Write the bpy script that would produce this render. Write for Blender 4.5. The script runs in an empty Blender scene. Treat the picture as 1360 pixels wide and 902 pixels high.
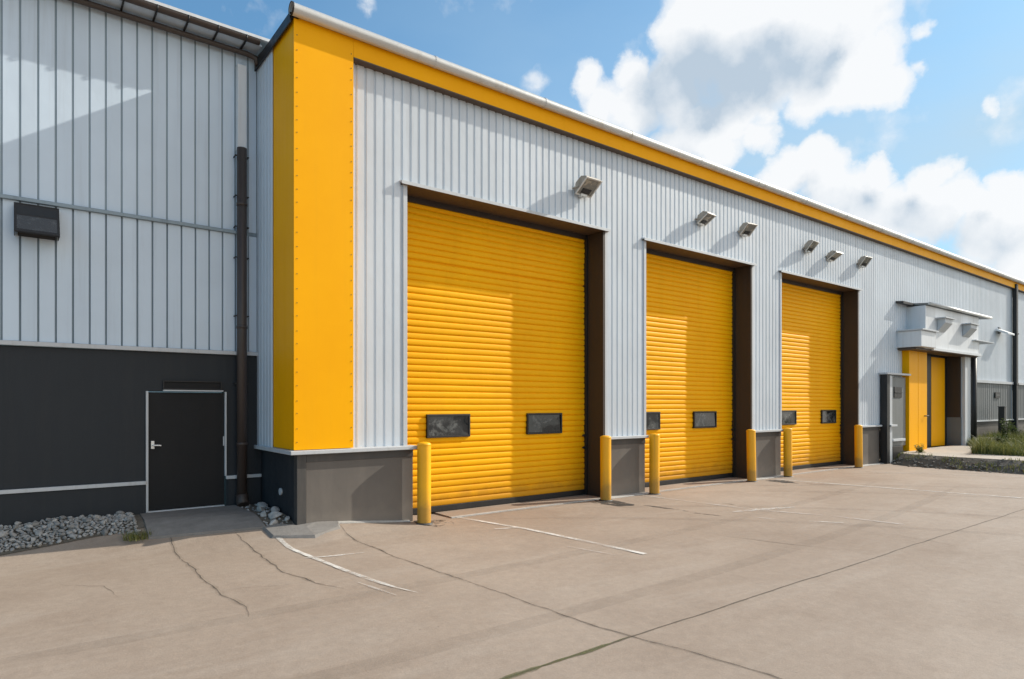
import bpy, bmesh, math, random
from mathutils import Vector, Matrix, noise
R = math.radians
random.seed(7)
scene = bpy.context.scene
C = scene.collection
PI = math.pi

# ------------------------------------------------------------------ materials
def newmat(name):
    m = bpy.data.materials.new(name); m.use_nodes = True
    nt = m.node_tree; b = nt.nodes['Principled BSDF']
    return m, nt, b

def N(nt, t, **kw):
    n = nt.nodes.new(t)
    for k, v in kw.items():
        if k in n.inputs.keys(): n.inputs[k].default_value = v
        else: setattr(n, k, v)
    return n

def L(nt, a, b): nt.links.new(a, b)

def pos_scaled(nt, s=(1, 1, 1)):
    g = N(nt, 'ShaderNodeNewGeometry')
    m = N(nt, 'ShaderNodeMapping'); m.inputs['Scale'].default_value = s
    L(nt, g.outputs['Position'], m.inputs['Vector'])
    return m.outputs['Vector']

def noise_tex(nt, vec, scale, detail=6, rough=.6, dist=0):
    n = N(nt, 'ShaderNodeTexNoise'); n.inputs['Scale'].default_value = scale
    n.inputs['Detail'].default_value = detail; n.inputs['Roughness'].default_value = rough
    n.inputs['Distortion'].default_value = dist
    L(nt, vec, n.inputs['Vector']); return n.outputs['Fac']

def ramp(nt, fac, stops):
    r = N(nt, 'ShaderNodeValToRGB'); e = r.color_ramp.elements
    while len(e) < len(stops): e.new(.5)
    for i, (p, c) in enumerate(stops):
        e[i].position = p; e[i].color = (c, c, c, 1) if isinstance(c, (int, float)) else (*c, 1)
    L(nt, fac, r.inputs['Fac']); return r.outputs['Color']

def mix(nt, fac, a, b, mode='MIX'):
    m = N(nt, 'ShaderNodeMix'); m.data_type = 'RGBA'; m.blend_type = mode
    for s, v in ((m.inputs[0], fac), (m.inputs[6], a), (m.inputs[7], b)):
        if isinstance(v, (int, float)): s.default_value = v
        elif isinstance(v, tuple): s.default_value = (*v, 1)
        else: L(nt, v, s)
    return m.outputs[2]

def mth(nt, op, a, b=None, clamp=False):
    m = N(nt, 'ShaderNodeMath'); m.operation = op; m.use_clamp = clamp
    for s, v in ((m.inputs[0], a), (m.inputs[1], b)):
        if v is None: continue
        if isinstance(v, (int, float)): s.default_value = v
        else: L(nt, v, s)
    return m.outputs[0]

def bump(nt, b, h, strength=.3, dist=.02):
    n = N(nt, 'ShaderNodeBump'); n.inputs['Strength'].default_value = strength; n.inputs['Distance'].default_value = dist
    L(nt, h, n.inputs['Height']); L(nt, n.outputs['Normal'], b.inputs['Normal'])

def paint(name, col, dirt=(.2, .17, .13), rough=.42, metal=0, amount=.35, streak=6, spec=.5, low_dirt=None, wav=.25, panel=None):
    """painted sheet metal: tone drift, vertical run-off streaks, fine grime, slight waviness"""
    m, nt, b = newmat(name)
    v = pos_scaled(nt)
    big = noise_tex(nt, v, .6, 4)
    vs = pos_scaled(nt, (streak, streak, .22))
    st = noise_tex(nt, vs, 1.6, 6, .65)
    fine = noise_tex(nt, v, 45, 4, .7)
    c = mix(nt, ramp(nt, big, [(.3, .0), (.7, 1.)]), tuple(x * .94 for x in col), tuple(min(1, x * 1.06) for x in col))
    c = mix(nt, mth(nt, 'MULTIPLY', ramp(nt, st, [(.52, 0.), (.80, 1.)]), amount), c, dirt)
    c = mix(nt, mth(nt, 'MULTIPLY', ramp(nt, fine, [(.60, 0.), (.78, 1.)]), amount * .6), c, dirt)
    if panel:                                   # every sheet between two seams has its own slight tone
        g = N(nt, 'ShaderNodeNewGeometry'); s = N(nt, 'ShaderNodeSeparateXYZ'); L(nt, g.outputs['Position'], s.inputs[0])
        f = mth(nt, 'FLOOR', mth(nt, 'DIVIDE', mth(nt, 'ADD', s.outputs[0], .04), panel))
        w = N(nt, 'ShaderNodeTexWhiteNoise'); w.noise_dimensions = '1D'; L(nt, f, w.inputs['W'])
        c = mix(nt, mth(nt, 'MULTIPLY', w.outputs['Value'], .16), c, tuple(x * .55 for x in col))
    if low_dirt:                                # splash dirt near the ground
        g = N(nt, 'ShaderNodeNewGeometry'); s = N(nt, 'ShaderNodeSeparateXYZ'); L(nt, g.outputs['Position'], s.inputs[0])
        h = mth(nt, 'ADD', s.outputs[2], mth(nt, 'MULTIPLY', noise_tex(nt, v, 3.5, 5), -.5))
        k = ramp(nt, mth(nt, 'DIVIDE', h, low_dirt), [(0., 1.), (.12, .45), (.5, 0.)])
        c = mix(nt, mth(nt, 'MULTIPLY', k, .6), c, dirt)
    L(nt, c, b.inputs['Base Color'])
    L(nt, ramp(nt, mth(nt, 'ADD', mth(nt, 'MULTIPLY', st, .5), mth(nt, 'MULTIPLY', fine, .5)), [(.3, max(.05, rough - .1)), (.7, min(1, rough + .18))]), b.inputs['Roughness'])
    b.inputs['Metallic'].default_value = metal
    b.inputs['Specular IOR Level'].default_value = spec
    bump(nt, b, noise_tex(nt, pos_scaled(nt, (1, 1, .7)), 2.2, 3), wav, .03)
    return m

M = {}
M['sheet'] = paint('grey_sheet', (.615, .665, .715), (.30, .27, .23), .40, 0, .30, 7, low_dirt=2.2, panel=.96)
M['sheet_l'] = paint('blue_grey_sheet', (.595, .70, .81), (.28, .28, .28), .36, 0, .25, 5, panel=.2)
M['seam'] = paint('seam_grey', (.26, .33, .38), (.05, .05, .05), .5)
M['yellow'] = paint('yellow_paint', (1., .435, .0005), (.45, .22, .03), .45, 0, .07, 4, wav=.08, spec=.12)
M['slat'] = paint('yellow_slat_paint', (1., .455, .001), (.40, .18, .02), .50, 0, .12, 2.5, low_dirt=1.3, wav=.10, spec=.14)
M['bollard'] = paint('bollard_yellow', (.98, .46, .004), (.22, .14, .05), .42, 0, .45, 9, low_dirt=.8)
M['trim'] = paint('pale_trim', (.52, .54, .56), (.30, .27, .22), .45, 0, .4)
M['white'] = paint('white_metal', (.68, .70, .72), (.32, .28, .23), .38, 0, .35, 3)
M['dark'] = paint('charcoal_wall', (.026, .030, .035), (.05, .05, .05), .62, 0, .5, 3, .3)
M['black'] = paint('black_metal', (.012, .012, .013), (.05, .045, .04), .48, 0, .4)
M['door'] = paint('black_door_paint', (.0125, .013, .0145), (.028, .029, .03), .55, 0, .3, 3, spec=.25)
M['brown'] = paint('brown_reveal', (.040, .027, .020), (.06, .05, .04), .5, 0, .4)
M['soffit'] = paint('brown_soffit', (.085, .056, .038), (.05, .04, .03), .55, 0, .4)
M['pipe'] = paint('brown_pipe', (.060, .043, .036), (.10, .085, .07), .42, 0, .5)
M['plinth'] = paint('plinth_panel', (.112, .099, .088), (.22, .19, .16), .48, 0, .25, 2, low_dirt=1.4)
M['pframe'] = paint('plinth_frame', (.055, .052, .050), (.15, .13, .11), .55, 0, .5, 2)
M['grey'] = paint('mid_grey_panel', (.17, .18, .18), (.10, .09, .08), .5, 0, .4, 3, low_dirt=1.5)
M['roof'] = paint('roof_sheet', (.36, .37, .38), (.2, .19, .17), .5, 0, .5)
M['zinc'] = paint('galvanised', (.60, .60, .58), (.34, .28, .20), .36, .35, .6, 3)
M['lamp'] = paint('lamp_body', (.36, .32, .27), (.12, .08, .05), .45, .2, .8, 10)
M['chrome'] = paint('handle_metal', (.75, .75, .75), (.4, .4, .4), .25, .6, .2)

def glass_mat(name, base, grime, rough=.06, k=.5, sc=9):
    m, nt, b = newmat(name)
    v = pos_scaled(nt)
    n1 = noise_tex(nt, v, sc, 8, .72, .6)
    c = mix(nt, mth(nt, 'MULTIPLY', ramp(nt, n1, [(.50, 0.), (.72, 1.)]), k), base, grime)
    L(nt, c, b.inputs['Base Color'])
    L(nt, ramp(nt, n1, [(.4, rough), (.7, .4)]), b.inputs['Roughness'])
    b.inputs['Specular IOR Level'].default_value = .8
    if name == 'dark_window_glass':
        b.inputs['IOR'].default_value = 1.5; b.inputs['Specular IOR Level'].default_value = .6; bump(nt, b, noise_tex(nt, v, 1.6, 1), .6, .06)
    return m
M['glass'] = glass_mat('dark_window_glass', (.012, .014, .016), (.26, .27, .26), .03, .75, 3.2)
M['lens'] = glass_mat('lamp_glass', (.16, .165, .155), (.62, .52, .36), .08, .7, 7)
M['lens_dark'] = glass_mat('dark_lamp_glass', (.02, .025, .028), (.16, .17, .17), .06, .5, 8)

def concrete(name, cols, scale=1., crackly=True, rough=.85, sb=.25):
    m, nt, b = newmat(name)
    v = pos_scaled(nt)
    big = noise_tex(nt, v, .16 * scale, 6, .6, .4)
    mid = noise_tex(nt, v, .95 * scale, 8, .68, .3)
    sw = noise_tex(nt, pos_scaled(nt, (.35, 1.6, 1)), .8 * scale, 7, .7, .6)   # sweep / tyre drag marks along the facade
    fine = noise_tex(nt, v, 60, 3, .8)
    mott = noise_tex(nt, v, 9, 6, .75)
    c = mix(nt, ramp(nt, big, [(.35, 0.), (.65, 1.)]), cols[0], cols[1])
    c = mix(nt, mth(nt, 'MULTIPLY', ramp(nt, mid, [(.45, 0.), (.75, 1.)]), .45), c, cols[2])
    c = mix(nt, mth(nt, 'MULTIPLY', ramp(nt, sw, [(.50, 0.), (.70, 1.)]), .45), c, cols[3])
    c = mix(nt, .22, c, ramp(nt, mott, [(.3, .55), (.7, 1.35)]), 'MULTIPLY')
    c = mix(nt, .18, c, ramp(nt, fine, [(.3, .5), (.7, 1.5)]), 'MULTIPLY')
    # scattered small pits and specks
    vo = N(nt, 'ShaderNodeTexVoronoi'); vo.inputs['Scale'].default_value = 7.; L(nt, v, vo.inputs['Vector'])
    wn = mth(nt, 'MULTIPLY', ramp(nt, vo.outputs['Distance'], [(.03, 1.), (.07, 0.)]), ramp(nt, noise_tex(nt, v, 1.3, 4), [(.52, 0.), (.62, .55)]))
    c = mix(nt, wn, c, (.06, .05, .04))
    L(nt, c, b.inputs['Base Color'])
    L(nt, ramp(nt, mid, [(.3, rough - .17), (.7, rough)]), b.inputs['Roughness'])
    b.inputs['Specular IOR Level'].default_value = .3
    h = mth(nt, 'ADD', mth(nt, 'MULTIPLY', fine, .35), mth(nt, 'ADD', mott, mth(nt, 'MULTIPLY', mid, 1.5)))
    bump(nt, b, h, sb, .02)
    return m
M['ground'] = concrete('yard_concrete', [(.312, .240, .184), (.392, .315, .252), (.250, .186, .140), (.430, .362, .302)])
M['slab'] = concrete('pad_concrete', [(.20, .185, .17), (.27, .25, .23), (.12, .11, .10), (.32, .30, .28)], 2.5)
M['path'] = concrete('path_concrete', [(.46, .40, .33), (.52, .46, .39), (.36, .30, .24), (.56, .50, .43)], 2)
M['sill'] = concrete('sill_concrete', [(.42, .40, .37), (.50, .48, .45), (.28, .25, .22), (.55, .53, .5)], 3)
M['earth'] = concrete('earth', [(.12, .10, .075), (.19, .165, .13), (.08, .065, .05), (.25, .22, .18)], 3, sb=.8)

def line_mat(name, col, thr=.5, under=(.38, .31, .25), soft=.12):
    m, nt, b = newmat(name)
    v = pos_scaled(nt)
    n1 = noise_tex(nt, v, 6, 9, .8); n2 = noise_tex(nt, v, 1.2, 3)
    f = ramp(nt, mth(nt, 'ADD', mth(nt, 'MULTIPLY', n1, .6), mth(nt, 'MULTIPLY', n2, .4)), [(thr - soft, 1.), (thr + soft, 0.)])
    b.inputs['Base Color'].default_value = (*col, 1); b.inputs['Roughness'].default_value = .8
    tr = N(nt, 'ShaderNodeBsdfTransparent'); ms = N(nt, 'ShaderNodeMixShader')
    L(nt, f, ms.inputs[0]); L(nt, tr.outputs[0], ms.inputs[1]); L(nt, b.outputs[0], ms.inputs[2])
    L(nt, ms.outputs[0], nt.nodes['Material Output'].inputs['Surface'])
    return m
M['line'] = line_mat('worn_white_paint', (.76, .73, .68), .51)
M['faint'] = line_mat('faint_white_paint', (.66, .61, .56), .47)
M['oil'] = line_mat('oil_stain', (.045, .038, .032), .50, soft=.05)
M['crack'] = line_mat('crack_dark', (.10, .08, .06), .52)
M['joint'] = line_mat('joint_fill', (.15, .12, .09), .60)
def veil_mat(name, col, k):
    m = line_mat(name, col, .50, soft=.16); nt = m.node_tree
    ms = [n for n in nt.nodes if n.type == 'MIX_SHADER'][0]; l = ms.inputs[0].links[0].from_socket
    L(nt, mth(nt, 'MULTIPLY', l, k), ms.inputs[0]); return m
M['stain'] = veil_mat('damp_stain', (.17, .135, .10), .20)
M['tyre'] = veil_mat('tyre_mark', (.17, .14, .11), .13)
M['patch'] = veil_mat('pale_patch', (.56, .50, .43), .50)
M['moss'] = line_mat('moss_in_joint', (.13, .13, .05), .52)

def stone_mat():
    m, nt, b = newmat('pale_stone')
    v = pos_scaled(nt)
    g = N(nt, 'ShaderNodeNewGeometry')
    n1 = noise_tex(nt, v, 14, 6, .7)
    c = mix(nt, g.outputs['Random Per Island'], (.27, .265, .255), (.50, .49, .47))
    c = mix(nt, ramp(nt, n1, [(.4, 0.), (.75, .6)]), c, (.14, .125, .105))
    L(nt, c, b.inputs['Base Color']); b.inputs['Roughness'].default_value = .9
    bump(nt, b, noise_tex(nt, v, 40, 5, .7), .5, .02)
    return m
M['stone'] = stone_mat()
M['rubble'] = M['stone'].copy(); M['rubble'].name = 'dull_rubble'
for n_ in M['rubble'].node_tree.nodes:
    if n_.type == 'MIX' and not n_.inputs[6].is_linked: n_.inputs[6].default_value = (.12, .105, .085, 1); n_.inputs[7].default_value = (.30, .275, .24, 1)
def leaf_mat(name, a, bcol):
    m, nt, b = newmat(name)
    g = N(nt, 'ShaderNodeNewGeometry')
    c = mix(nt, g.outputs['Random Per Island'], a, bcol)
    c = mix(nt, mth(nt, 'MULTIPLY', noise_tex(nt, pos_scaled(nt), 1.5, 3), .6), c, tuple(x * .5 for x in a))
    L(nt, c, b.inputs['Base Color']); b.inputs['Roughness'].default_value = .6
    tl = N(nt, 'ShaderNodeBsdfTranslucent'); L(nt, c, tl.inputs['Color'])
    ms = N(nt, 'ShaderNodeMixShader'); ms.inputs[0].default_value = .3
    L(nt, b.outputs[0], ms.inputs[1]); L(nt, tl.outputs[0], ms.inputs[2])
    L(nt, ms.outputs[0], nt.nodes['Material Output'].inputs['Surface'])
    return m
M['grass'] = leaf_mat('grass_green', (.11, .145, .028), (.36, .34, .11))
M['leaf'] = leaf_mat('weed_green', (.06, .11, .02), (.19, .23, .05))
M['leaf_y'] = leaf_mat('yellow_weed', (.30, .28, .04), (.16, .19, .04))

# ------------------------------------------------------------------ mesh helpers
class MB:
    def __init__(s): s.v = []; s.f = []; s.mi = []; s.mats = []; s.cur = 0; s.sm = []
    def mat(s, m):
        if m not in s.mats: s.mats.append(m)
        s.cur = s.mats.index(m); return s
    def face(s, idx, smooth=False): s.f.append(tuple(idx)); s.mi.append(s.cur); s.sm.append(smooth)
    def quad(s, a, b, c, d, smooth=False):
        n = len(s.v); s.v += [a, b, c, d]; s.face((n, n+1, n+2, n+3), smooth); return s
    def box(s, x0, x1, y0, y1, z0, z1):
        n = len(s.v)
        s.v += [(x, y, z) for x in (x0, x1) for y in (y0, y1) for z in (z0, z1)]
        for q in ((0,1,3,2),(4,6,7,5),(0,4,5,1),(2,3,7,6),(0,2,6,4),(1,5,7,3)): s.face([n+i for i in q])
        return s
    def prism(s, prof, axis, a0, a1):
        """closed profile extruded along axis. axis 'x': prof=(y,z); 'y': (x,z); 'z': (x,y)"""
        n = len(s.v); k = len(prof)
        for a in (a0, a1):
            for p, q in prof:
                s.v.append({'x': (a, p, q), 'y': (p, a, q), 'z': (p, q, a)}[axis])
        for i in range(k):
            j = (i+1) % k; s.face((n+i, n+j, n+k+j, n+k+i))
        s.face([n+i for i in range(k)][::-1]); s.face([n+k+i for i in range(k)])
        return s
    def tube(s, pts, r, seg=12, caps=True, smooth=True):
        n0 = len(s.v); pts = [Vector(p) for p in pts]; rs = r if isinstance(r, (list, tuple)) else [r]*len(pts)
        up = None
        for i, p in enumerate(pts):
            t = (pts[min(i+1, len(pts)-1)] - pts[max(i-1, 0)]).normalized()
            if up is None: up = Vector((0, 0, 1)) if abs(t.z) < .9 else Vector((1, 0, 0))
            a = t.cross(up).normalized(); b = a.cross(t).normalized(); up = b
            for k in range(seg):
                an = 2*PI*k/seg; s.v.append(tuple(p + (a*math.cos(an) + b*math.sin(an))*rs[i]))
        for i in range(len(pts)-1):
            for k in range(seg):
                j = (k+1) % seg; o = n0+i*seg
                s.face((o+k, o+j, o+seg+j, o+seg+k), smooth)
        if caps:
            s.face([n0+k for k in range(seg)][::-1]); s.face([n0+(len(pts)-1)*seg+k for k in range(seg)])
        return s
    def build(s, name, m=None, parent=None, bevel=0):
        if m is not None: s.mats = [m] ; s.mi = [0]*len(s.f)
        off = Vector((0, 0, 0)); p = parent
        while p is not None: off += p.location; p = p.parent
        me = bpy.data.meshes.new(name)
        me.from_pydata([tuple(Vector(v)-off) for v in s.v], [], s.f)
        for x in s.mats: me.materials.append(x)
        me.polygons.foreach_set('material_index', s.mi); me.polygons.foreach_set('use_smooth', s.sm)
        me.update()
        bm = bmesh.new(); bm.from_mesh(me)
        if len(bm.faces) < 60000: bmesh.ops.recalc_face_normals(bm, faces=bm.faces)
        bm.to_mesh(me); bm.free()
        o = bpy.data.objects.new(name, me); C.objects.link(o)
        if parent: o.parent = parent
        if bevel:
            b = o.modifiers.new('bevel', 'BEVEL'); b.width = bevel; b.segments = 2; b.limit_method = 'ANGLE'; b.angle_limit = R(40)
        return o

def tag(o, label=None, cat=None, group=None, kind=None):
    if label: o['label'] = label
    if cat: o['category'] = cat
    if group: o['group'] = group
    if kind: o['kind'] = kind
    return o
def thing(name, loc, label, cat, group=None):
    o = bpy.data.objects.new(name, None); C.objects.link(o); o.location = loc; o.empty_display_size = .2
    return tag(o, label, cat, group)
def copy_tree(o, parent=None):
    c = o.copy(); C.objects.link(c); c.parent = parent
    for ch in [k for k in bpy.data.objects if k.parent == o]: copy_tree(ch, c)
    return c

# ------------------------------------------------------------------ ground shape
def S(t): t = max(0., min(1., t)); return t*t*(3-2*t)
def gz(x, y):
    """height of the yard: flat, swelling 0.3 m up towards the recessed wall on the left"""
    y0 = -.95 - .37*max(-4., min(.3, x))
    return .30 * S((y - y0)/1.5) * S((2.8 - x)/3.0) if y < 4 else .0

def axis_pts(lo, hi, fine_lo, fine_hi, step):
    a = []; x = fine_lo; d = step
    while x > lo: a.append(x); d *= 1.35; x -= d
    a.append(lo); a.reverse(); x = fine_lo + step
    while x < fine_hi: a.append(x); x += step
    d = step
    while x < hi: a.append(x); d *= 1.35; x += d
    a.append(hi); return a
g = MB()
xs = axis_pts(-1500, 1500, -7, 5, .1); ys = axis_pts(-1500, 1500, -2, 1.7, .1)
for x in xs:
    for y in ys: g.v.append((x, y, gz(x, y)))
ny = len(ys)
for i in range(len(xs)-1):
    for j in range(ny-1): g.face((i*ny+j, (i+1)*ny+j, (i+1)*ny+j+1, i*ny+j+1), True)
tag(g.build('ground', M['ground']), kind='structure')

def strip(name, pts, width, m, z=.004, jit=.0, step=.08, taper=True, wj=.3, seed=0, mats=None):
    """a narrow sheet that follows the ground: crack, joint or painted line"""
    rnd = random.Random(seed); P_ = [Vector((*p, 0)) for p in pts]; path = []
    for a, b in zip(P_, P_[1:]):
        n = max(1, int((b-a).length/step))
        for k in range(n): path.append(a.lerp(b, k/n))
    path.append(P_[-1])
    mb = MB(); n = len(path); d = 0
    for i, p in enumerate(path):
        t = (path[min(i+1, n-1)]-path[max(i-1, 0)]).normalized(); s = Vector((-t.y, t.x, 0))
        d = d*.8 + rnd.uniform(-1, 1)*jit if jit else 0
        off = d + (noise.noise(Vector((p.x*1.3, p.y*1.3, seed)))*jit*4 if jit else 0)
        w = width/2*(1+rnd.uniform(-wj, wj))
        if taper: w *= min(1, .15+(min(i, n-1-i))/8)
        for sg in (-1, 1):
            q = p + s*(off+sg*w); mb.v.append((q.x, q.y, gz(q.x, q.y)+z))
    for i in range(n-1): mb.face((2*i, 2*i+1, 2*i+3, 2*i+2))
    return tag(mb.build(name, m), kind='structure')

# concrete joints and cracks (they sit where they are on the slab)
strip('slab_joint', [(-16, -5.84), (.9, -5.82)], .022, M['joint'], jit=.004, seed=1, taper=False)
strip('slab_joint', [(.9, -5.82), (9, -5.82), (40, -5.9)], .016, M['joint'], jit=.004, seed=2, taper=False)
strip('moss_line', [(-1.6, -5.84), (.86, -5.83)], .04, M['moss'], z=.006, jit=.008, wj=.7, seed=3)
strip('ground_crack', [(.66, .0), (.61, -.4), (.63, -2.3), (.72, -3.54), (.79, -4.74), (.87, -5.82), (.96, -6.23), (1.01, -6.62), (1.05, -7.2), (.95, -8.4)], .011, M['crack'], jit=.012, seed=4)
strip('ground_crack', [(-.8, .1), (-.72, -.63), (-.76, -1.69), (-.66, -2.58), (-.5, -3.0)], .012, M['crack'], jit=.016, seed=5)
strip('ground_crack', [(-1.6, .6), (-1.58, -.34), (-1.6, -1.48), (-1.57, -2.25), (-1.5, -3.0), (-1.56, -3.32)], .009, M['crack'], jit=.014, seed=6)
strip('ground_crack', [(-1.57, -2.25), (-1.3, -2.28), (-1.03, -2.41), (-.7, -2.5)], .009, M['crack'], jit=.012, seed=7)
strip('ground_crack', [(5.11, -3.83), (5.3, -4.5), (5.58, -5.32)], .012, M['joint'], jit=.006, seed=8)
strip('ground_crack', [(-2.9, -.9), (-2.5, -1.3), (-2.45, -1.9)], .007, M['crack'], jit=.02, seed=9)
strip('ground_crack', [(7.3, -5.3), (7.0, -6.3)], .010, M['joint'], jit=.02, seed=10)
strip('oil_streak', [(6.42, -1.15), (6.52, -1.98), (6.56, -2.8)], .10, M['oil'], jit=.02, z=.005, seed=11)
strip('oil_streak', [(7.9, -1.9), (7.95, -2.6)], .07, M['oil'], jit=.02, z=.005, seed=12)
strip('oil_streak', [(12.0, -.9), (12.5, -1.9)], .12, M['oil'], jit=.03, z=.005, seed=13)
for sd, p_ in ((4, [(.66, .0), (.61, -.4), (.63, -2.3), (.72, -3.54), (.79, -4.74), (.87, -5.82), (.96, -6.23), (1.01, -6.62), (1.05, -7.2), (.95, -8.4)]),
               (5, [(-.8, .1), (-.72, -.63), (-.76, -1.69), (-.66, -2.58), (-.5, -3.0)]),
               (6, [(-1.6, .6), (-1.58, -.34), (-1.6, -1.48), (-1.57, -2.25), (-1.5, -3.0), (-1.56, -3.32)])):
    strip('crack_stain', p_, .06, M['stain'], z=.003, jit=.012, seed=sd, wj=.6)
strip('crack_stain', [(2.2, -.12), (6.3, -.14)], .16, M['stain'], z=.0035, jit=.02, seed=42, wj=.6)
strip('crack_stain', [(7.9, -.14), (11.8, -.16)], .16, M['stain'], z=.0035, jit=.02, seed=43, wj=.6)
# turning vehicles have left faint tyre bands on the slab
def arc(x0, y0, x1, y1, bulge, n=14):
    out = []
    for k in range(n+1):
        t = k/n; q = 4*t*(1-t)*bulge; dx, dy = x1-x0, y1-y0; l_ = math.hypot(dx, dy)
        out.append((x0+dx*t-dy/l_*q, y0+dy*t+dx/l_*q))
    return out
for sd, a_ in enumerate([(3.3, -.6, 9.5, -8.5, .9), (5.2, -.6, 11.2, -7.6, .9), (9.0, -.6, 14.5, -8, .8), (10.6, -.6, 16.5, -7.4, .8), (-4, -3.2, 14, -2.2, -.5), (-4, -4.9, 14, -3.9, -.5), (15, -.7, 21, -6.5, .7)]):
    strip('tyre_mark', arc(*a_), .22, M['tyre'], z=.002, step=.15, wj=.04, seed=80+sd)
def blotch(cx, cy, rx, ry, m, name, seed, z=.005):
    mb = MB(); n = 40; mb.v.append((cx, cy, gz(cx, cy)+z))
    for k in range(n):
        a = 2*PI*k/n; r = 1+.45*noise.noise(Vector((math.cos(a)*1.8, math.sin(a)*1.8, seed)))
        x, y = cx+rx*r*math.cos(a), cy+ry*r*math.sin(a); mb.v.append((x, y, gz(x, y)+z))
    for k in range(n): mb.face((0, 1+k, 1+(k+1) % n))
    tag(mb.build(name, m), kind='structure')
blotch(6.15, -.55, .28, .42, M['oil'], 'oil_stain', 3)
blotch(12.2, -.7, .25, .35, M['oil'], 'oil_stain', 5)
blotch(2.2, -.35, .35, .25, M['oil'], 'oil_stain', 8)
# painted bay lines, worn
strip('painted_line', [(-.36, .25), (-.27, -1.08), (-.17, -2.29), (-.10, -2.9), (-.03, -3.3), (.06, -3.6)], .065, M['line'], z=.008, wj=.12, seed=20)
strip('painted_line', [(-.34, -1.4), (0, -1.5), (.40, -1.57)], .10, M['line'], z=.008, wj=.3, seed=21)
strip('painted_line', [(-.27, -2.85), (-.16, -3.55)], .07, M['faint'], z=.008, wj=.3, seed=22)
strip('painted_line', [(2.82, -.05), (3.12, -1.63), (3.23, -3.03), (3.28, -3.9)], .085, M['line'], z=.008, taper=False, wj=.08, seed=23)
strip('painted_line', [(2.70, -1.33), (3.05, -1.45)], .16, M['line'], z=.009, wj=.1, seed=24)
strip('painted_line', [(2.77, -2.9), (2.93, -3.7)], .05, M['faint'], z=.008, seed=25)
strip('painted_line', [(7.43, -.25), (7.68, -2.88), (8.1, -3.93), (8.24, -5.1)], .085, M['faint'], z=.008, taper=False, wj=.1, seed=26)
strip('painted_line', [(7.1, -2.68), (7.8, -2.85), (8.55, -3.08)], .16, M['line'], z=.009, wj=.4, seed=27)
strip('painted_line', [(7.3, -4.0), (7.6, -4.43)], .13, M['line'], z=.009, wj=.4, seed=28)
strip('painted_line', [(6.9, -3.2), (7.05, -3.6)], .10, M['line'], z=.009, wj=.4, seed=29)
strip('painted_line', [(12.5, -.4), (13.02, -3.26), (13.45, -5.4), (13.7, -7)], .085, M['line'], z=.008, taper=False, wj=.1, seed=30)
strip('painted_line', [(16.4, -.6), (16.61, -1.48), (18.5, -4.6)], .085, M['faint'], z=.008, taper=False, wj=.1, seed=31)

# ------------------------------------------------------------------ wall sheets
def wave_pts(x0, x1, pitch, prof):
    """profile points (x, offset) of a trapezoidal sheet clipped to x0..x1"""
    def val(x):
        u = (x/pitch) % 1.0
        for (a, ya), (b, yb) in zip(prof, prof[1:]):
            if a <= u <= b: return ya + (yb-ya)*((u-a)/(b-a) if b > a else 0)
        return prof[-1][1]
    out = [(x0, val(x0))]; k = math.floor(x0/pitch)-1
    while k*pitch < x1:
        for u, yv in prof[:-1]:
            x = (k+u)*pitch
            if x0+1e-4 < x < x1-1e-4: out.append((x, yv))
        k += 1
    out.append((x1, val(x1))); return out
RIB = [(0, 0), (.12, 0), (.22, -.020), (.90, -.024), (.97, -.004), (1, 0)]
def corrugated(mb, x0, x1, z0, z1, y=0, pitch=.16, prof=RIB, along='x', sgn=1):
    p = wave_pts(x0, x1, pitch, prof); n = len(mb.v)
    for x, o in p:
        for z in (z0, z1): mb.v.append((x, y+o*sgn, z) if along == 'x' else (y+o*sgn, x, z))
    for i in range(len(p)-1): mb.face((n+2*i, n+2*i+2, n+2*i+3, n+2*i+1))

# ================================================================== WAREHOUSE
OP = [(1.86, 6.45), (7.80, 11.90), (13.40, 17.90)]      # the three shutter openings
TOP = 5.60; FB = 7.33; PL = 1.28; XE = 62.
wh = thing('warehouse', (0, 0, 0), 'long corrugated grey warehouse with bright yellow corner panel, yellow eaves band and three roller shutters', 'warehouse')
w = MB()
edges = [.87] + [e for o in OP for e in o] + [XE]
for a, b in zip(edges[::2], edges[1::2]): 
    if b < 30: corrugated(w, a, b, PL, TOP)
    else:
        corrugated(w, a, 22.8, PL, TOP); corrugated(w, 22.8, 26.3, 3.88, TOP); corrugated(w, 26.3, b, PL, TOP)
corrugated(w, .87, XE, TOP, FB+.06)
corrugated(w, .79, 1.6, PL, 7.60, y=-.05, along='y', pitch=.16)     # return side
w.build('wall', M['sheet'], wh)
# hidden body so the building is solid from elsewhere
bd = MB().box(XE-.05, XE, 0, 30, 0, 7.7).box(-.0, XE+.01, 29.9, 30.02, 0, 7.7)
bd.quad((0, 1.62, 0), (0, 30, 0), (0, 30, 9.0), (0, 1.62, 7.7))
bd.build('rear_wall', M['sheet'], wh)
rf = MB().quad((-.05, -.12, 7.67), (XE, -.12, 7.67), (XE, 15, 8.9), (-.05, 15, 8.9))
rf.quad((-.05, 15, 8.9), (XE, 15, 8.9), (XE, 30, 7.7), (-.05, 30, 7.7))
rf.build('roof', M['roof'], wh)
# yellow corner and eaves
yc = MB().mat(M['yellow']).box(-.05, .87, -.15, -.145+.05, PL+.02, 7.62)
yc.box(-.05, -.02, -.0999, .79, PL+.02, 7.62)
yc.box(.84, .87, -.1, .0, PL+.02, FB)

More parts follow.
